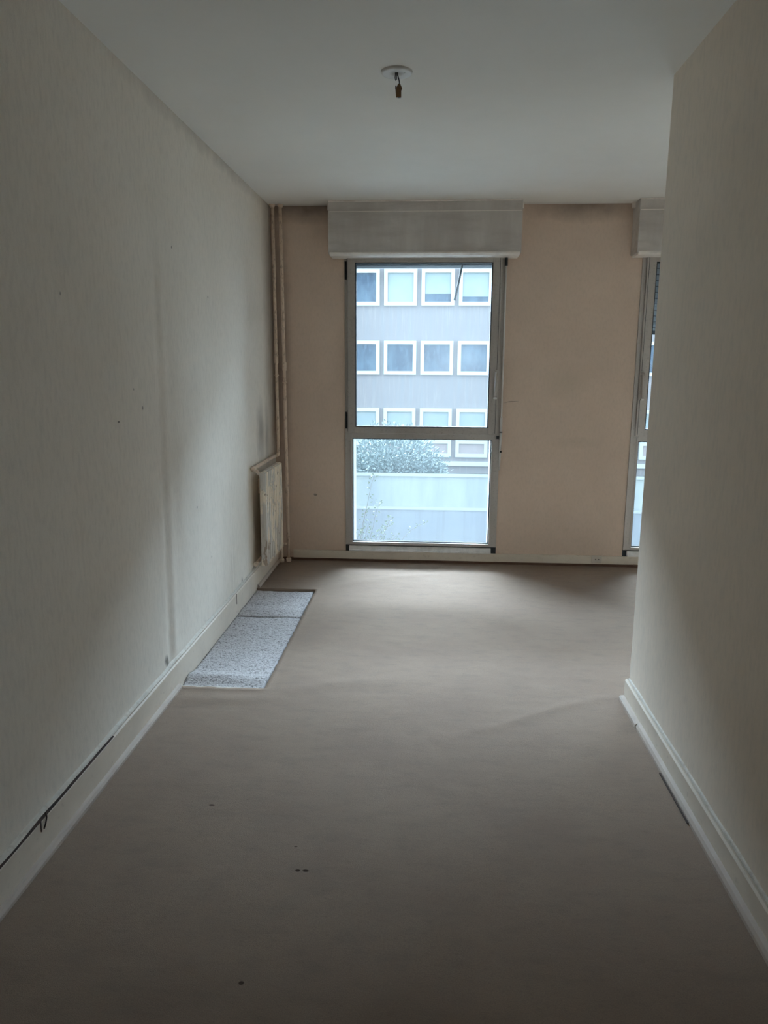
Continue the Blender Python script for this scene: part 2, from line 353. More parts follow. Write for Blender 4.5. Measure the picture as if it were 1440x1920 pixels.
# cut edge of the carpet goes down to the screed
be = [e for e in bm.edges if len(e.link_faces) == 1 and all(XL-.01 < v.co.x < HX+.02 and HY0-.02 < v.co.y < HY1+.02 for v in e.verts) and not all(v.co.x < XL+.001 for v in e.verts)]
ex = bmesh.ops.extrude_edge_only(bm, edges=be)
for v in [g for g in ex['geom'] if isinstance(g, bmesh.types.BMVert)]: v.co.z = -.02
bmesh.ops.recalc_face_normals(bm, faces=list(bm.faces))
fl = mb.build('floor', M['carpet']); struct(fl, 'worn beige fitted carpet with a cut-out along the left wall')
def cut_edge(y, x1, z, wd, m, label):
    mb = MB(); xs_ = rng(XL+.018, x1, .02)
    for a, b in zip(xs_, xs_[1:]):
        t = bmesh.new(); vs = []
        for x in (a, b):
            o = .0025*noise.noise(Vector((x*16, y, 3))); zz = z+.0015*noise.noise(Vector((x*20, y, 8)))
            vs.append([t.verts.new((x, y+o, -.015)), t.verts.new((x, y+o, zz)), t.verts.new((x, y+o+wd, zz)), t.verts.new((x, y+o+wd, -.015))])
        for i in range(4): t.faces.new((vs[0][i], vs[0][(i+1) % 4], vs[1][(i+1) % 4], vs[1][i]))
        mb.add(t)
    mb.build('cut_edge', m, fl, label)
cut_edge(HY0+.002, HX-.03, .003, .010, M['torn'], 'pale folded carpet edge at the front of the cut-out')
cut_edge(4.083, HX-.02, -.006, .007, M['underlay'], 'raised seam between the two underlay pieces')
mb = MB(); mb.box(XL-.3, XE+.3, YB-.1, D+TH-.01, -.20, -.016)
struct(mb.build('trim_1', M['subfloor']), 'bare screed under the cut carpet')

# ------------------------------------------------------------------ walls and ceiling
def wl(y, z):
    d = 0.0
    # buckled wallpaper lengths: a soft step at y=3.1, a thin fold at 4.1, one at 4.62, a slanting crease near the top
    yc = 3.10-0.03*(1.9-z); a = smooth((2.0-z)/.25)
    t = (y-yc)
    d += a*(-.0040*math.exp(-((t+.005)/.03)**2)+.0045*math.exp(-((t-.055)/.045)**2))
    yc = 4.10; a = smooth((1.25-z)/.25); t = y-yc
    d += a*(.0020*math.exp(-(t/.012)**2)-.0025*math.exp(-((t-.022)/.010)**2))
    a = smooth((2.15-z)/.1)*smooth((z-.95)/.5); t = y-4.62
    d += a*(.004*math.exp(-((t+.01)/.02)**2)-.004*math.exp(-((t-.02)/.02)**2))
    zc = 1.955+.03*math.sin((y-3.1)*2.3); a = smooth((y-3.05)/.2)*smooth((4.6-y)/.3)
    d += a*.002*math.exp(-((z-zc)/.045)**2)
    d += .004*noise.noise(Vector((y*1.6, z*.9, 2)))+.0012*noise.noise(Vector((y*9, z*4, 5)))
    d += .003*max(0, noise.noise(Vector((y*7, z*7, 9))))*smooth((y-4.5)/.3)
    return max(-.004, d)
mb = MB()
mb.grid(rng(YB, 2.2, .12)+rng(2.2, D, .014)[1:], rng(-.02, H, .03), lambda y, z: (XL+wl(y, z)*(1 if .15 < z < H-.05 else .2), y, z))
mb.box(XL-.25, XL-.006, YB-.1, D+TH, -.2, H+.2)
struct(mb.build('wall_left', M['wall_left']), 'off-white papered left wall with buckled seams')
WINS = [(-0.595, 0.455, 1), (1.425, 2.475, -1)]        # openings x0, x1 and hand of the handle
ZO0, ZO1 = 0.045, 2.25
mb = MB()
xe = [XL-.25]+[v for wn in WINS for v in wn[:2]]+[XE+.25]
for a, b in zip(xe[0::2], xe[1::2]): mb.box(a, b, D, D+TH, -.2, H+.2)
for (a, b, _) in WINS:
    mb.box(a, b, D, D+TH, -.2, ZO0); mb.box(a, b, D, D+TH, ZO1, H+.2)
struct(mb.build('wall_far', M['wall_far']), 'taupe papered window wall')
mb = MB(); mb.box(XR, XR+.12, YB-.1, YR, -.2, H+.2, .003)
struct(mb.build('wall_right', M['wall_right']), 'off-white papered right wall ending before the window bay')
mb = MB(); mb.box(XR+.06, XE+.25, YR-.14, YR-.004, -.2, H+.2)
struct(mb.build('wall_return', M['wall_right']))
mb = MB(); mb.box(XE, XE+.25, YR-.1, D+TH, -.2, H+.2)
struct(mb.build('wall_bay', M['wall_right']))
mb = MB(); mb.box(XL-.25, XR+.2, YB-.2, YB, -.2, H+.2)
struct(mb.build('wall_back', M['wall_right']))
mb = MB(); mb.box(XL-.25, XE+.25, YB-.2, D+TH, H, H+.22)
struct(mb.build('ceiling', M['ceiling']), 'plain off-white ceiling')

# outer reveals of the window openings
for k, (a, b, _) in enumerate(WINS):
    mb = MB(); t = .008
    mb.box(a, a+t+.012, D+.055, D+TH+.02, ZO0, ZO1); mb.box(b-t-.012, b, D+.055, D+TH+.02, ZO0, ZO1)
    mb.prism([(D+.055, .082), (D+TH+.05, .052), (D+TH+.05, .03), (D+.055, .03)], 'x', a+.02, b-.02)
    struct(mb.build('trim_%d' % (k+2), M['ext_white']), 'white outer reveal and sill of the window opening')

# ------------------------------------------------------------------ baseboards
def strip_profile(y, k): return noise.noise(Vector((y*6, k, 0)))
mb = MB()
BH, BT = .122, .016
def bbl(y):
    return XL+BT
mb.prism([(XL-.005, -.01), (XL+BT, -.01), (XL+BT, BH-.006), (XL+BT-.005, BH), (XL-.005, BH)], 'y', YB, D-.02)
bl = struct(mb.build('baseboard_left', M['paint']), 'cream painted baseboard along the left wall')
mb = MB(); yy = rng(.9, 4.7, .03)
for a, b in zip(yy, yy[1:]):
    h0 = BH+.006+.004*strip_profile(a, 1); th = .010+.004*strip_profile(a, 4)
    t = bmesh.new(); vs = []
    for y in (a, b):
        h0 = BH+.006+.003*strip_profile(y, 1); th = .006+.005*strip_profile(y, 4); o = .006+.004*strip_profile(y, 9)
        vs.append([t.verts.new((XL-.002, y, h0-.004)), t.verts.new((XL+o+.006, y, h0)), t.verts.new((XL+o+.003, y, h0+th)), t.verts.new((XL-.002, y, h0+th+.004))])
    for i in range(4): t.faces.new((vs[0][i], vs[0][(i+1) % 4], vs[1][(i+1) % 4], vs[1][i]))
    mb.add(t)
mb.build('wallpaper_edge', M['torn'], bl, 'ragged pale wallpaper edge above the baseboard')
mb = MB()
for (a, b) in ((YB, HY0-.01), (HY1+.02, D-.02)):
    mb.prism([(XL+BT-.002, -.01), (XL+BT+.016, -.01), (XL+BT+.016, .010), (XL+BT+.010, .018), (XL+BT-.002, .022)], 'y', a, b)
mb.build('shoe_molding', M['shoe'], bl)
mb = MB(); mb.box(XL+BT, XL+BT+.0015, 1.885, 1.890, .09, .124); mb.box(XL+BT, XL+BT+.0015, 4.095, 4.101, .06, .122)
mb.tube([(XL+.012, 1.93, .126), (XL+.020, 1.915, .118), (XL+.021, 1.905, .105), (XL+.018, 1.900, .092)], .0022, 8)
mb.build('board_joint', M['paint_crack'], bl)
mb = MB(); yy = rng(1.3, 2.4, .03)
for a, b in zip(yy, yy[1:]):
    t = bmesh.new(); vs = []
    for y in (a, b):
        k = max(.0002, (.0018+.003*strip_profile(y, 31))*smooth((2.4-y)/.9)); o = XL+BT-.0033
        vs.append([t.verts.new((o-.010, y, BH-.002)), t.verts.new((o+.0035, y, BH-.001)), t.verts.new((o+.0032, y, BH+k)), t.verts.new((o-.010, y, BH+k+.004))])
    for i in range(4): t.faces.new((vs[0][i], vs[0][(i+1) % 4], vs[1][(i+1) % 4], vs[1][i]))
    mb.add(t)
mb.build('top_crack', M['paint_crack'], bl, 'dark crack between wallpaper and baseboard')
# far baseboard, standing clear of the floor above a dark gap
mb = MB()
for (a, b) in ((XL+.12, XE-.001),):
    mb.box(a, b, D-.018, D+.004, .020, .080, .003)
bf = struct(mb.build('baseboard_far', M['paint']), 'cream painted baseboard under the windows')
mb = MB(); mb.box(XL+.02, XE-.001, D-.011, D+.002, -.012, .020)
mb.build('bottom_gap', M['brown'], bf, 'dark brown gap between baseboard and carpet')
# right baseboard, wrapped round the wall end
mb = MB(); RB = .097
mb.prism([(XR+.004, -.01), (XR-.015, -.01), (XR-.015, RB-.006), (XR-.010, RB), (XR+.004, RB)], 'y', YB, YR+.012)
mb.box(XR-.010, XR+.35, YR-.002, YR+.012, -.01, RB, .003)
br = struct(mb.build('baseboard_right', M['paint']), 'cream painted baseboard along the right wall')
mb = MB(); mb.prism([(XR-.013, -.01), (XR-.034, -.01), (XR-.034, .012), (XR-.028, .022), (XR-.013, .026)], 'y', YB, YR-.26)
mb.build('shoe_molding', M['shoe'], br)
mb = MB(); mb.prism([(XR-.013, -.01), (XR-.036, -.01), (XR-.036, .014), (XR-.030, .020), (XR-.013, .022)], 'y', YR-.255, YR+.010)
mb.build('shoe_molding', M['shoe'], br)
mb = MB(); yy = rng(.9, YR-.005, .03)
for a, b in zip(yy, yy[1:]):
    t = bmesh.new(); vs = []
    for y in (a, b):
        h0 = RB+.006+.003*strip_profile(y, 21); th = .006+.004*strip_profile(y, 24)
        vs.append([t.verts.new((XR+.002, y, h0-.003)), t.verts.new((XR-.007, y, h0)), t.verts.new((XR-.005, y, h0+th)), t.verts.new((XR+.002, y, h0+th+.003))])
    for i in range(4): t.faces.new((vs[0][i], vs[0][(i+1) % 4], vs[1][(i+1) % 4], vs[1][i]))
    mb.add(t)
mb.build('wallpaper_edge', M['torn'], br)
mb = MB(); mb.box(XR-.0395, XR-.033, 2.20, 2.50, .001, .005)
mb.build('floor_gap', M['paint_crack'], br, 'black gap between carpet and right shoe molding')

# ------------------------------------------------------------------ windows
def window(idx, x0, x1, hand):
    """frame flush with the wall; casement above a fixed pane. hand=1: handle on the right; -1: on the left"""
    xc = (x0+x1)/2; hw = .552
    def X(u): return xc+hand*u               # u: metres from the centre towards the handle side
    def bx(mb, u0, u1, y0, y1, z0, z1, bev=.0): mb.box(min(X(u0), X(u1)), max(X(u0), X(u1)), y0, y1, z0, z1, bev)
    root = thing('window_%d' % idx, (xc, D, .085), None, None); struct(root, 'aluminium window with an upper casement above a fixed lower pane' if idx == 1 else 'second aluminium window, partly hidden by the right wall')
    mb = MB()
    yf0, yf1 = D-.012, D+.052
    bx(mb, -.553, -.503, yf0, yf1, .128, 2.20, .002); bx(mb, .497, .553, yf0, yf1, .128, 2.20, .002)
    bx(mb, -.505, .499, yf0, yf1, .128, .150, .002); bx(mb, -.505, .499, yf0+.002, yf1, .916, .962, .002); bx(mb, -.505, .499, yf0, yf1, 2.170, 2.20, .002)
    frame = mb.build('frame', M['alu'], root)
    mb = MB()                                 # thin raised bead lines on the frame
    bx(mb, -.5165, -.5125, yf0-.004, yf0, .14, .94); bx(mb, .5065, .5105, yf0-.004, yf0, .14, .94)
    mb.build('cover_strip', M['alu'], frame)
    # lower glazing beads, dark gasket and pane
    mb = MB(); g = .006
    bx(mb, -.503, -.503+g, D+.004, D+.034, .150, .916); bx(mb, .497-g, .497, D+.004, D+.034, .150, .916)
    bx(mb, -.497, .491, D+.004, D+.034, .150, .150+g); bx(mb, -.497, .491, D+.004, D+.034, .916-g, .916)
    mb.build('glazing_bead', M['alu_dark'], frame)
    mb = MB(); bx(mb, -.503, .497, D+.030, D+.034, .150, .916)
    mb.build('lower_pane', M['pane'], root)
    # casement
    mb = MB(); ys0, ys1 = D-.036, D-.0125; s0, s1, z0, z1 = -.534, .527, .954, 2.180; a0, a1, b0, b1 = -.477, .466, 1.000, 2.124
    bx(mb, s0, a0, ys0, ys1, z0, z1, .003); bx(mb, a1, s1, ys0, ys1, z0, z1, .003)
    bx(mb, a0-.002, a1+.002, ys0+.0015, ys1, z0, b0, .003); bx(mb, a0-.002, a1+.002, ys0+.0015, ys1, b1, z1, .003)
    sash = mb.build('sash', M['alu'], root)
    mb = MB(); h = .006
    bx(mb, a0, a0+h, ys0+.006, D+.012, b0, b1); bx(mb, a1-h, a1, ys0+.006, D+.012, b0, b1)
    bx(mb, a0+h, a1-h, ys0+.006, D+.012, b0, b0+h); bx(mb, a0+h, a1-h, ys0+.006, D+.012, b1-h, b1)
    mb.build('glazing_bead', M['alu_dark'], sash)
    mb = MB(); bx(mb, s1-.0015-.012, s1-.012+.001, ys0-.0015, ys0+.002, z0+.01, z1-.01); bx(mb, s0+.004, s0+.0055, ys0-.001, ys0+.002, z0+.01, z1-.01)
    mb.build('sash_seam', M['alu_dark'], sash)
    mb = MB(); bx(mb, a0+h*.5, a1-h*.5, D-.014, D-.010, b0+h*.5, b1-h*.5)
    mb.build('upper_pane', M['pane'], root)
    # handle: back plate, neck and drop lever
    mb = MB(); u = .512; bx(mb, u-.012, u+.012, ys0-.010, ys0, 1.205, 1.405, .004)
    hd = mb.build('handle', M['alu'], sash)
    mb = MB(); mb.tube([(X(u), ys0-.008, 1.385), (X(u), ys0-.034, 1.385)], .009, 14)
    mb.tube([(X(u), ys0-.034, 1.392), (X(u-.002), ys0-.038, 1.36), (X(u-.004), ys0-.036, 1.29), (X(u-.006), ys0-.032, 1.222)], [.009, .010, .009, .007], 12)
    m2 = MB(); bx(m2, u-.016, u+.006, ys0-.040, ys0-.012, 1.205, 1.216, .003)
    lv = bmesh.new(); lv.from_mesh((_o := mb.build('tmp', M['alu'])).data); bpy.data.objects.remove(_o)
    mb = MB(); mb.add(lv)
    _o = mb.build('handle_lever', M['alu'], sash); o2 = m2.build('lever_tip', M['alu_light'], sash, 'bright metal end of the handle')
    # hinges
    for zz in (2.075, 1.045):
        mb = MB(); mb.tube([(X(-.543), yf0-.006, zz-.055), (X(-.543), yf0-.006, zz+.055)], .005, 10)
        bx(mb, -.552, -.536, yf0-.003, yf0, zz-.06, zz+.06)
        bx(mb, -.5345, -.5325, yf0-.024, yf0, zz-.075, zz+.075)
        mb.build('hinge', M['alu_dark'], frame)
    # sill profile below
    mb = MB(); a, b = xc-.525, xc+.515
    mb.prism([(D+.002, .084), (D-.034, .084), (D-.034, .094), (D-.028, .098), (D-.018, .120), (D+.002, .123)], 'x', a, b)
    mb.build('sill', M['alu_light'], root)
    mb = MB(); bx(mb, -.553, .553, D-.006, D+.01, .080, .1275)
    mb.build('sill_gap', M['alu_dark'], root)
    return root
for k, (a, b, hand) in enumerate(WINS): window(k+1, a, b, hand)

# ------------------------------------------------------------------ roller shutters
def shutter_box(x0, x1, label):
    r = thing('shutter_box', ((x0+x1)/2, D-.085, 2.155), label, 'roller shutter box', 'roller shutter boxes over the windows')
    f = D-.170
    mb = MB(); prof = [(D-.0005, 2.165), (f, 2.165), (f, 2.428), (f+.004, 2.432), (f+.004, 2.4985), (D-.0005, 2.4985)]
    mb.prism(prof, 'x', x0, x1); c = mb.build('casing', M['box'], r)
    mb = MB(); mb.prism([(D-.0005, 2.152), (f+.012, 2.152), (f-.004, 2.163), (f-.006, 2.172), (f+.001, 2.174), (f+.002, 2.166), (D-.0005, 2.166)], 'x', x0+.008, x1-.008)
    mb.build('bottom_lip', M['box_lip'], r, 'pale rolled lower edge')
    mb = MB(); mb.box(x0+.002, x1-.002, f-.004, f+.006, 2.490, 2.4985, .001); mb.build('top_lip', M['box_lip'], r)
    mb = MB(); mb.box(x0+.004, x1-.004, f-.0012, f+.002, 2.427, 2.431); mb.build('panel_seam', M['box_lip'], r)
    for s, xx in ((-1, x0), (1, x1)):
        mb = MB(); mb.box(xx-(.020 if s < 0 else -.001), xx+(-.001 if s < 0 else .020), D-.06, D-.03, 2.462, 2.499, .001)
        mb.build('bracket', M['box_lip'], r)
    return r
shutter_box(-.712, .566, 'grey metal shutter box fully in view above the middle window')
shutter_box(1.316, 2.594, 'grey metal shutter box cut off by the right wall edge')
def slat(mb, x0, x1, y, z0, z1):
    h = z1-z0; mb.prism([(y-.004, z0), (y+.004, z0), (y+.007, z0+h*.35), (y+.006, z0+h*.7), (y+.003, z1-.004), (y-.005, z1-.004), (y-.008, z0+h*.6), (y-.007, z0+h*.25)], 'x', x0, x1)
r = thing('roller_shutter', (-.07, D+.16, 2.25), 'rolled-up roller shutter whose bottom slats show at the head of the middle window', 'roller shutter')
mb = MB(); slat(mb, -.585, .445, D+.155, 2.128, 2.172); slat(mb, -.585, .445, D+.155, 2.173, 2.217); slat(mb, -.585, .445, D+.155, 2.217, 2.25); mb.build('slats', M['shutter_dark'], r)
mb = MB(); mb.box(-.585, .445, D+.148, D+.166, 2.108, 2.127, .003); mb.build('bottom_bar', M['shutter'], r)
mb = MB(); mb.tube([(.194, D+.10, 2.128), (.187, D+.10, 2.10), (.168, D+.11, 2.0), (.143, D+.12, 1.885)], [.005, .0075, .008, .0085], 10)
mb.build('stay_arm', M['alu_dark'], r, 'dark slanting arm hanging below the shutter')
r = thing('roller_shutter', (1.95, D+.16, 2.25), 'half-lowered roller shutter behind the window at the right wall edge', 'roller shutter')
mb = MB()
z = 2.22
while z > 1.69:
    slat(mb, 1.445, 2.455, D+.155, z-.036, z+.002); z -= .040
mb.build('slats', M['shutter'], r)
mb = MB()
z = 2.22
while z > 1.70:
    mb.box(1.492, 2.41, D+.150, D+.158, z-.0405, z-.0345); z -= .040
mb.build('slot_row', M['shutter_dark'], r)
mb = MB(); mb.box(1.445, 2.455, D+.146, D+.166, 1.655, 1.683, .003); mb.build('bottom_bar', M['shutter_dark'], r)

# crank rod hanging from the box beside the middle window
xr_ = .488; yr_ = D-.032
r = thing('shutter_crank', (xr_, yr_, 2.16), 'thin pale crank rod hanging down beside the middle window', 'crank rod')
mb = MB(); mb.tube([(xr_-.004, yr_, 2.152), (xr_-.001, yr_, 1.6), (xr_, yr_, 1.02)], .0055, 10); mb.build('rod', M['alu_light'], r)
mb = MB(); mb.tube([(xr_-.004, yr_, 2.16), (xr_-.004, yr_, 2.10)], .010, 12); mb.build('universal_joint', M['alu_dark'], r)
mb = MB(); mb.tube([(xr_, yr_, 1.075), (xr_, yr_, .975)], .0085, 12); mb.tube([(xr_, yr_, 1.078), (xr_+.006, yr_-.003, 1.072)], .004, 8); mb.build('sleeve', M['alu_light'], r)
mb = MB(); mb.tube([(xr_, yr_, .976), (xr_, yr_, .970)], .011, 12); mb.build('collar', M['alu_dark'], r)
mb = MB(); mb.tube([(xr_, yr_, .970), (xr_-.001, yr_, .835)], .0075, 12); mb.tube([(xr_-.001, yr_, .835), (xr_-.002, yr_, .70)], [.0075, .0045], 12); mb.build('grip', M['alu_light'], r)
mb = MB(); mb.tube([(xr_+.003, yr_-.002, .842), (xr_+.003, yr_-.002, .828)], .0085, 10); mb.build('collar', M['alu_dark'], r)
# rod foot: the anchor clip on the frame
mb = MB(); mb.box(xr_-.030, xr_-.012, D-.030, D-.0125, .925, .945, .002); mb.build('clip', M['alu_dark'], r)

# ------------------------------------------------------------------ heating pipes
def riser(x, y, zb, label, zf, elbow):
    r = thing('heating_pipe', (x, y, 0), label, 'heating pipe', 'heating pipes in the corner')
    mb = MB()
    if elbow == 'top':
        mb.tube([(x-.004, y, H), (x-.002, y, 1.8), (x, y, .86), (x, y, .825), (x, y-.006, .806), (x, y-.022, .797), (x, y-.06, .795)], .0118, 16)
    else:
        mb.tube([(x-.008, y, H), (x-.004, y, 1.8), (x, y, .9), (x+.002, y, 0)], .0118, 16)
    mb.build('pipe', M['pipe'], r)
    for (z0, z1, rad) in ((zf-.028, zf+.032, .0158), (zf-.115, zf-.105, .0165)):
        mb = MB(); mb.tube([(x-.001, y, z0), (x-.001, y, z0+.003), (x-.001, y, z1-.003), (x-.001, y, z1)], [rad-.003, rad, rad, rad-.003], 16)
        mb.build('coupling', M['pipe'], r)
    mb = MB(); mb.tube([(x-.006, y, H), (x-.006, y, H-.008), (x-.005, y, H-.020)], [.021, .020, .0125], 18); mb.build('ceiling_collar', M['pipe'], r)
    return r
XA, XBp, YP = -1.104, -1.047, 5.300
ra = riser(XA, YP, .8, 'left pipe of the corner pair, bending into the radiator top', 1.47, 'top')
rb = riser(XBp, YP, 0, 'right pipe of the corner pair, running down to the floor', 1.42, 'floor')
mb = MB(); mb.tube([(XBp+.002, YP, 0), (XBp+.002, YP, .022), (XBp+.002, YP, .028)], [.020, .020, .014], 18); mb.build('floor_collar', M['pipe'], rb)
mb = MB(); mb.tube([(XBp, YP, .134), (XBp-.058, YP-.01, .134), (-1.113, YP-.06, .134)], .009, 12); mb.build('branch', M['pipe'], rb, 'short branch leading to the radiator foot')
r = thing('heating_pipe', (-1.092, 5.275, 0), 'short pipe stub at the floor beneath the far radiator end', 'heating pipe', 'heating pipes in the corner')
mb = MB(); mb.tube([(-1.092, 5.275, 0), (-1.092, 5.275, .12)], .0118, 16); mb.build('pipe', M['pipe'], r)
mb = MB(); mb.tube([(-1.092, 5.275, 0), (-1.092, 5.275, .022), (-1.092, 5.275, .028)], [.020, .020, .014], 18); mb.build('floor_collar', M['pipe'], r)

# ------------------------------------------------------------------ radiator
RY0, RY1, RZ0, RZ1 = 4.605, 5.150, .152, .762; XF0, XF1 = -1.086, -1.048
r = thing('radiator', (-1.09, (RY0+RY1)/2, RZ0), 'cream panel radiator with flaking paint on the left wall', 'radiator')
mb = MB(); mb.box(XF0, XF1-.012, RY0, RY1, RZ0, RZ1, .004); mb.build('body', M['radiator'], r)
mb = MB(); nf = 10; fw = (RY1-RY0)/nf; prof = [(XF1-.0125, RY0)]
for i in range(nf):
    y0 = RY0+i*fw
    prof += [(XF1-.010, y0+.001), (XF1+.001, y0+.007), (XF1+.001, y0+fw*.62), (XF1-.011, y0+fw*.74), (XF1-.011, y0+fw-.001)]
prof += [(XF1-.0125, RY1)]
mb.prism(prof, 'z', RZ0+.004, RZ1-.004); mb.build('front_panel', M['radiator'], r, 'vertically fluted front')
mb = MB(); mb.tube([(-1.1165, RY0-.012, .790), (-1.1165, 4.9, .793), (-1.110, 5.22, .796)], .0115, 14); mb.build('top_pipe', M['pipe'], r)
mb = MB(); mb.tube([(-1.1165, RY0-.034, .789), (-1.1165, RY0-.030, .789), (-1.1165, RY0-.010, .789), (-1.1165, RY0-.004, .789)], [.011, .0165, .0165, .012], 16); mb.build('end_cap', M['pipe'], r)
mb = MB(); mb.tube([(-1.108, RY0+.01, .779), (-1.092, RY0+.012, .760), (-1.085, RY0+.014, .748)], .010, 10); mb.build('air_valve', M['pipe'], r)
mb = MB(); mb.tube([(-1.1165, RY0-.020, .172), (-1.1165, RY0+.2, .170), (-1.1165, RY1, .160)], .0115, 14); mb.build('bottom_pipe', M['pipe'], r)
mb = MB(); mb.tube([(-1.1165, RY0-.040, .172), (-1.1165, RY0-.036, .172), (-1.1165, RY0-.014, .172), (-1.1165, RY0-.008, .172)], [.010, .0155, .0155, .011], 16); mb.build('end_cap', M['pipe'], r)
for yy_ in (RY0+.18, RY1-.06):
    mb = MB(); mb.box(XL+.001, XF0+.002, yy_-.012, yy_+.012, .60, .70, .002); mb.build('wall_bracket', M['pipe'], r)

# ------------------------------------------------------------------ underlay pieces in the cut-out
def underlay(y0, y1, roll, label, xr):
    mb = MB()
    def f(x, y):
        t = y-y0
        z = -.0085+.0035*noise.noise(Vector((x*6, y*7, 2)))+.002*noise.noise(Vector((x*26, y*26, 4)))
        z += roll*math.exp(-((t-.10)/.055)**2)*(1-.55*smooth((x+1.0)/.3))
        if y > 3.5 and y < 3.64: z -= .002*math.exp(-((y-3.565-.012*math.sin(x*22))/.008)**2)
        xx = x+.004*noise.noise(Vector((x*3, y*25, 8))) if abs(x-xr) < .002 else x
        y2 = y+(.004*noise.noise(Vector((x*25, y*3, 8))) if t < .001 or abs(y-y1) < .001 else 0)
        return (xx, y2, z)
    mb.grid(rng(XL+.019, xr, .008), rng(y0, y1, .008), f)
    bm = mb.bm; be = [e for e in bm.edges if len(e.link_faces) == 1]
    ex = bmesh.ops.extrude_edge_only(bm, edges=be)
    for v in [g for g in ex['geom'] if isinstance(g, bmesh.types.BMVert)]: v.co.z = -.0162
    bmesh.ops.recalc_face_normals(bm, faces=list(bm.faces))
    o = mb.build('carpet_underlay', M['underlay']); o['label'] = label; o['category'] = 'underlay'; o['group'] = 'exposed underlay pieces'
    return o
underlay(HY0+.022, 4.074, .020, 'long mottled grey underlay piece nearest the camera along the left wall', HX-.012)
underlay(4.100, HY1-.016, .009, 'short mottled grey underlay piece farther back, near the radiator', HX-.016)

# ------------------------------------------------------------------ socket on the far baseboard
r = thing('wall_socket', (1.212, D-.018, .058), 'small cream power socket on the baseboard under the windows', 'power socket')
mb = MB(); mb.box(1.176, 1.249, D-.0275, D-.0185, .031, .086, .003); mb.build('plate', M['socket'], r)
for dx in (-.010, .012):
    mb = MB(); mb.tube([(1.214+dx, D-.0282, .056), (1.214+dx, D-.026, .056)], .0042, 10); mb.build('pin_hole', M['hole'], r)

# ------------------------------------------------------------------ ceiling plate with bare wires
cx, cy = -.153, 3.012
r = thing('ceiling_rose', (cx, cy, H), 'round white ceiling plate with wires and an amber connector hanging', 'ceiling rose')
mb = MB(); mb.lathe((cx, cy, H), [(.0085, -.0012), (.010, -.0055), (.030, -.0065), (.050, -.0080), (.0565, -.0070), (.0585, -.0035), (.0585, 0)], 48)
mb.lathe((cx, cy, H), [(0, -.0015), (.0095, -.0015)], 24)
mb.build('plate', M['rose'], r)
mb = MB(); mb.tube([(cx+.030, cy-.006, H-.0085), (cx+.030, cy-.006, H-.0065)], .003, 10); mb.build('screw', M['rose'], r)
mb = MB(); mb.tube([(cx-.004, cy, H), (cx-.006, cy-.002, H-.022), (cx-.004, cy-.004, H-.031), (cx-.0005, cy-.003, H-.027), (cx, cy, H-.012), (cx-.001, cy, H-.003)], .0016, 8)
mb.build('wire', M['wire'], r, 'short looped black wire')
mb = MB(); mb.tube([(cx+.003, cy, H), (cx+.004, cy, H-.012), (cx+.008, cy-.001, H-.026), (cx+.010, cy-.001, H-.036), (cx+.009, cy, H-.047)], .002, 8)
mb.build('wire', M['wire'], r)
mb = MB(); k = cx+.0085
mb.box(k-.0095, k+.0085, cy-.006, cy+.006, H-.088, H-.052, .002); mb.prism([(k-.009, H-.054), (k-.003, H-.043), (k+.005, H-.043), (k+.012, H-.058), (k+.008, H-.064)], 'y', cy-.005, cy+.005)
mb.build('connector', M['amber'], r)
mb = MB(); mb.box(k-.0135, k-.0100, cy-.004, cy+.004, H-.060, H-.048, .001); mb.tube([(k-.0115, cy, H-.058), (k-.0105, cy, H-.072), (k-.0095, cy, H-.087)], .0016, 8)
mb.box(k-.004, k+.007, cy-.005, cy+.005, H-.0885, H-.0835, .001); mb.build('terminal', M['wire'], r, 'blackened metal terminal')

# ================================================================== outside
mb = MB(); mb.box(-60, 60, D+TH+.001, 80, -3.4, -3.0); o = mb.build('ground', M['ground']); struct(o)
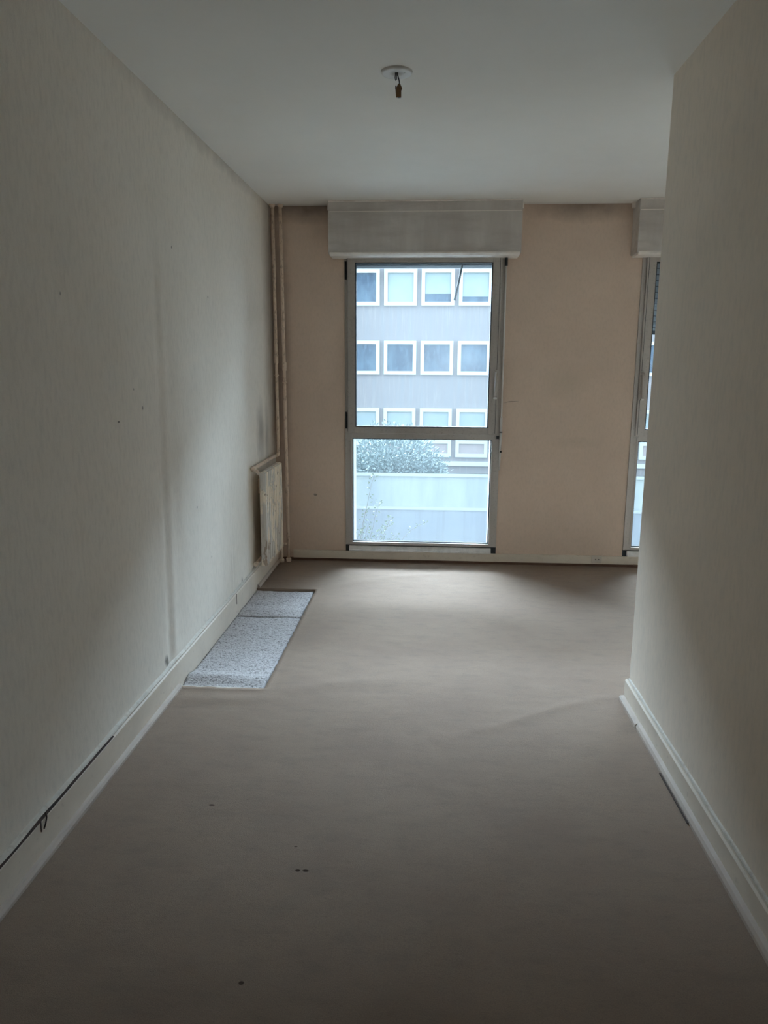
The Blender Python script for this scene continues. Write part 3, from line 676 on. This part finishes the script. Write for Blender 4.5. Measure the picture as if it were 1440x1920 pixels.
# our own storeys above and below the room, so the window wall is a facade
BY = 31.0
r = thing('office_building', (0, BY, -3), 'pale grey office building with rows of white-framed windows across the courtyard', 'building')
mb = MB(); mb.box(-16, 17, BY, BY+9, -3.0, 14.1)  # upper storeys are unseen, made tall to keep low sky off the floor
mb.build('facade', M['concrete'], r)
mb = MB(); mb.box(-16, 17, BY-.12, BY+.01, -2.68, -2.50, .01); mb.build('ledge', M['ext_frame'], r)
mb = MB(); mb.box(-16.1, 17.1, BY-.15, BY+9.1, 14.1, 14.4, .02); mb.build('parapet', M['ext_frame'], r)
random.seed(4)
rows = [(6.58, 7.98), (3.78, 5.18), (1.05, 2.40), (-2.31, -.31), (9.38, 10.78), (12.18, 13.58)]
cols = [-2.005+1.495*i for i in range(-6, 8)]
for ri, (z0, z1) in enumerate(rows):
    for ci, x0 in enumerate(cols):
        x1 = x0+1.315; f = .140; y0 = BY-.12; y1 = BY+.01
        mb = MB(); mb.box(x0, x0+f, y0, y1, z0, z1); mb.box(x1-f, x1, y0, y1, z0, z1)
        mb.box(x0+f, x1-f, y0, y1, z0, z0+f); mb.box(x0+f, x1-f, y0, y1, z1-f, z1)
        if ri == 3: mb.box(x0+f, x1-f, y0, y1, z0+.56, z0+.74)
        wf = mb.build('window_frame', M['ext_frame'], r)
        gz0 = z0+f+(.615 if ri == 3 else 0)
        mb = MB(); mb.box(x0+f, x1-f, BY-.03, BY-.012, gz0, z1-f); mb.build('pane', M['glass_far'], wf)
        if ri == 3:
            mb = MB(); mb.box(x0+f, x1-f, BY-.05, BY-.012, z0+f, z0+.56); mb.build('spandrel_panel', M['panel'], wf)
        drop = {(1, 3): 1.0, (1, 4): .72, (1, 5): .82, (1, 7): .6, (0, 2): .5, (0, 6): .8}.get((ri, ci-3))
        if ri == 3: drop = 1.0 if ci-3 not in (6, 8) else .6
        if drop:
            hh = (z1-f-gz0)*drop
            mb = MB(); mb.box(x0+f+.005, x1-f-.005, BY-.045, BY-.031, z1-f-hh, z1-f-.002); mb.build('blind', M['blind'], wf)

# garden wall between the court and the neighbouring building
r = thing('courtyard_wall', (0, 15, -3), 'pale stained two-tier courtyard wall below the window', 'wall')
mb = MB(); mb.box(-14, 15, 15, 15.25, -1.42, -.78); mb.build('upper_tier', M['render'], r)
mb = MB(); mb.box(-14, 15, 14.98, 15.30, -3.0, -1.47); mb.build('lower_tier', M['render_low'], r, 'stained lower half with its blue-grey shade in the colour')
mb = MB(); mb.prism([(14.95, -.78), (14.95, -.715), (15.32, -.80), (15.32, -.86), (15.26, -.86), (15.26, -.78)], 'x', -14, 15); mb.prism([(14.955, -1.47), (14.955, -1.445), (15.0, -1.415), (15.26, -1.415), (15.26, -1.47)], 'x', -14, 15); mb.build('coping', M['coping'], r)

# bushy tree behind the wall
def foliage(mb, c, rad, n, L, seed, fl=0.0, power=.45):
    rnd = random.Random(seed)
    for _ in range(n):
        d = Vector((rnd.gauss(0, 1), rnd.gauss(0, 1), rnd.gauss(0, 1))).normalized()
        bump = 1+.28*noise.noise(d*2.3+Vector((seed, 0, 0)))+.10*noise.noise(d*6)
        q = rnd.random()**power*bump
        p = Vector((c[0]+d.x*rad[0]*q, c[1]+d.y*rad[1]*q, c[2]+d.z*rad[2]*q))
        dd = (d+Vector((rnd.gauss(0, .6), rnd.gauss(0, .6), rnd.gauss(0, .6)+.3)))
        mb.leaf(p, dd, Vector((rnd.gauss(0, 1), rnd.gauss(0, 1), rnd.gauss(0, 1))), L*rnd.uniform(.6, 1.4), L*.42)
r = thing('bushy_tree', (-.95, 18.4, -3), 'grey-green bushy tree growing behind the courtyard wall', 'tree')
mb = MB(); foliage(mb, (-.95, 18.4, -1.15), (1.25, 1.0, 1.12), 9000, .10, 3); foliage(mb, (-1.9, 18.5, -1.45), (.8, .7, .8), 2500, .10, 8); foliage(mb, (-.1, 18.3, -1.35), (.52, .5, .55), 1600, .10, 11)
mb.build('foliage', M['leaf'], r)
mb = MB(); mb.tube([(-.95, 18.4, -3), (-.9, 18.4, -2.2), (-1.0, 18.4, -1.3)], [.09, .07, .03], 10)
for dx, dz in ((-.9, .2), (-.4, .6), (.4, .5), (.8, 0)): mb.tube([(-.9, 18.4, -2.2), (-.9+dx*.5, 18.4, -1.6), (-.9+dx, 18.4, -1.0+dz*.4)], [.045, .03, .012], 8)
mb.build('trunk', M['stem'], r)
# dry low hedge at the foot of the building
mb = MB(); rnd = random.Random(5)
for _ in range(5000):
    x = rnd.uniform(-6, 8); h = .30+.14*noise.noise(Vector((x*1.4, 0, 0)))
    p = Vector((x, 26.2+rnd.uniform(-.35, .35), -3+rnd.random()*h*1.9))
    mb.leaf(p, Vector((rnd.gauss(0, .7), rnd.gauss(0, .7), rnd.uniform(.2, 1))), Vector((rnd.gauss(0, 1), rnd.gauss(0, 1), rnd.gauss(0, 1))), .16, .06)
o = mb.build('low_hedge', M['hedge']); o['label'] = 'straw-coloured low hedge at the foot of the office building'; o['category'] = 'hedge'

# wild shrub with long leafy stems below the window
r = thing('wild_shrub', (-.68, 6.6, -3), 'thin-stemmed wild shrub poking up behind the lower pane', 'shrub')
tips = [((-.66, -.5), (-.555, .27), (-.500, .480)), ((-.60, -.6), (-.51, .03), (-.455, .240)), ((-.70, -.6), (-.62, -.10), (-.594, .126)),
        ((-.55, -.6), (-.42, -.08), (-.345, .085)), ((-.50, -.6), (-.46, -.12), (-.36, .03)), ((-.58, -.7), (-.60, -.2), (-.56, .02)),
        ((-.66, -.7), (-.66, -.2), (-.64, -.02)), ((-.50, -.9), (-.27, -.15), (-.030, .062)), ((-.56, -.8), (-.52, -.22), (-.44, -.05)), ((-.52, -.9), (-.42, -.3), (-.30, -.09))]
rnd = random.Random(7)
for i, (b, m_, t_) in enumerate(tips):
    y = 6.6+rnd.uniform(-.08, .08)
    P = [Vector((-.68+rnd.uniform(-.05, .05), 6.6, -3)), Vector((b[0], y, b[1])), Vector((m_[0], y, m_[1])), Vector((t_[0], y, t_[1]))]
    pts = []
    for s_ in range(3):
        p0 = P[max(s_-1, 0)]; p1 = P[s_]; p2 = P[s_+1]; p3 = P[min(s_+2, 3)]
        for q in range(8):
            t = q/8; pts.append(.5*((2*p1)+(p2-p0)*t+(2*p0-5*p1+4*p2-p3)*t*t+(3*p1-p0-3*p2+p3)*t**3))
    pts.append(P[3])
    mb = MB(); rr = [.004-.0031*j/(len(pts)-1) for j in range(len(pts))]; mb.tube(pts, rr, 6)
    st = mb.build('stem', M['stem'], r)
    mb = MB()
    for j in range(9, len(pts)-1):
        for q in range(2):
            pp = pts[j].lerp(pts[j+1], rnd.random()); dd = Vector((rnd.choice((-1, 1))*rnd.uniform(.5, 1), rnd.gauss(0, .5), rnd.uniform(.1, .7)))
            pe = pp+dd*rnd.uniform(.008, .03)
            mb.leaf(pe, dd+Vector((0, 0, rnd.gauss(0, .4))), Vector((0, -1, .4)), rnd.uniform(.016, .030), rnd.uniform(.009, .015))
    mb.build('leaves', M['leaf2'], st)
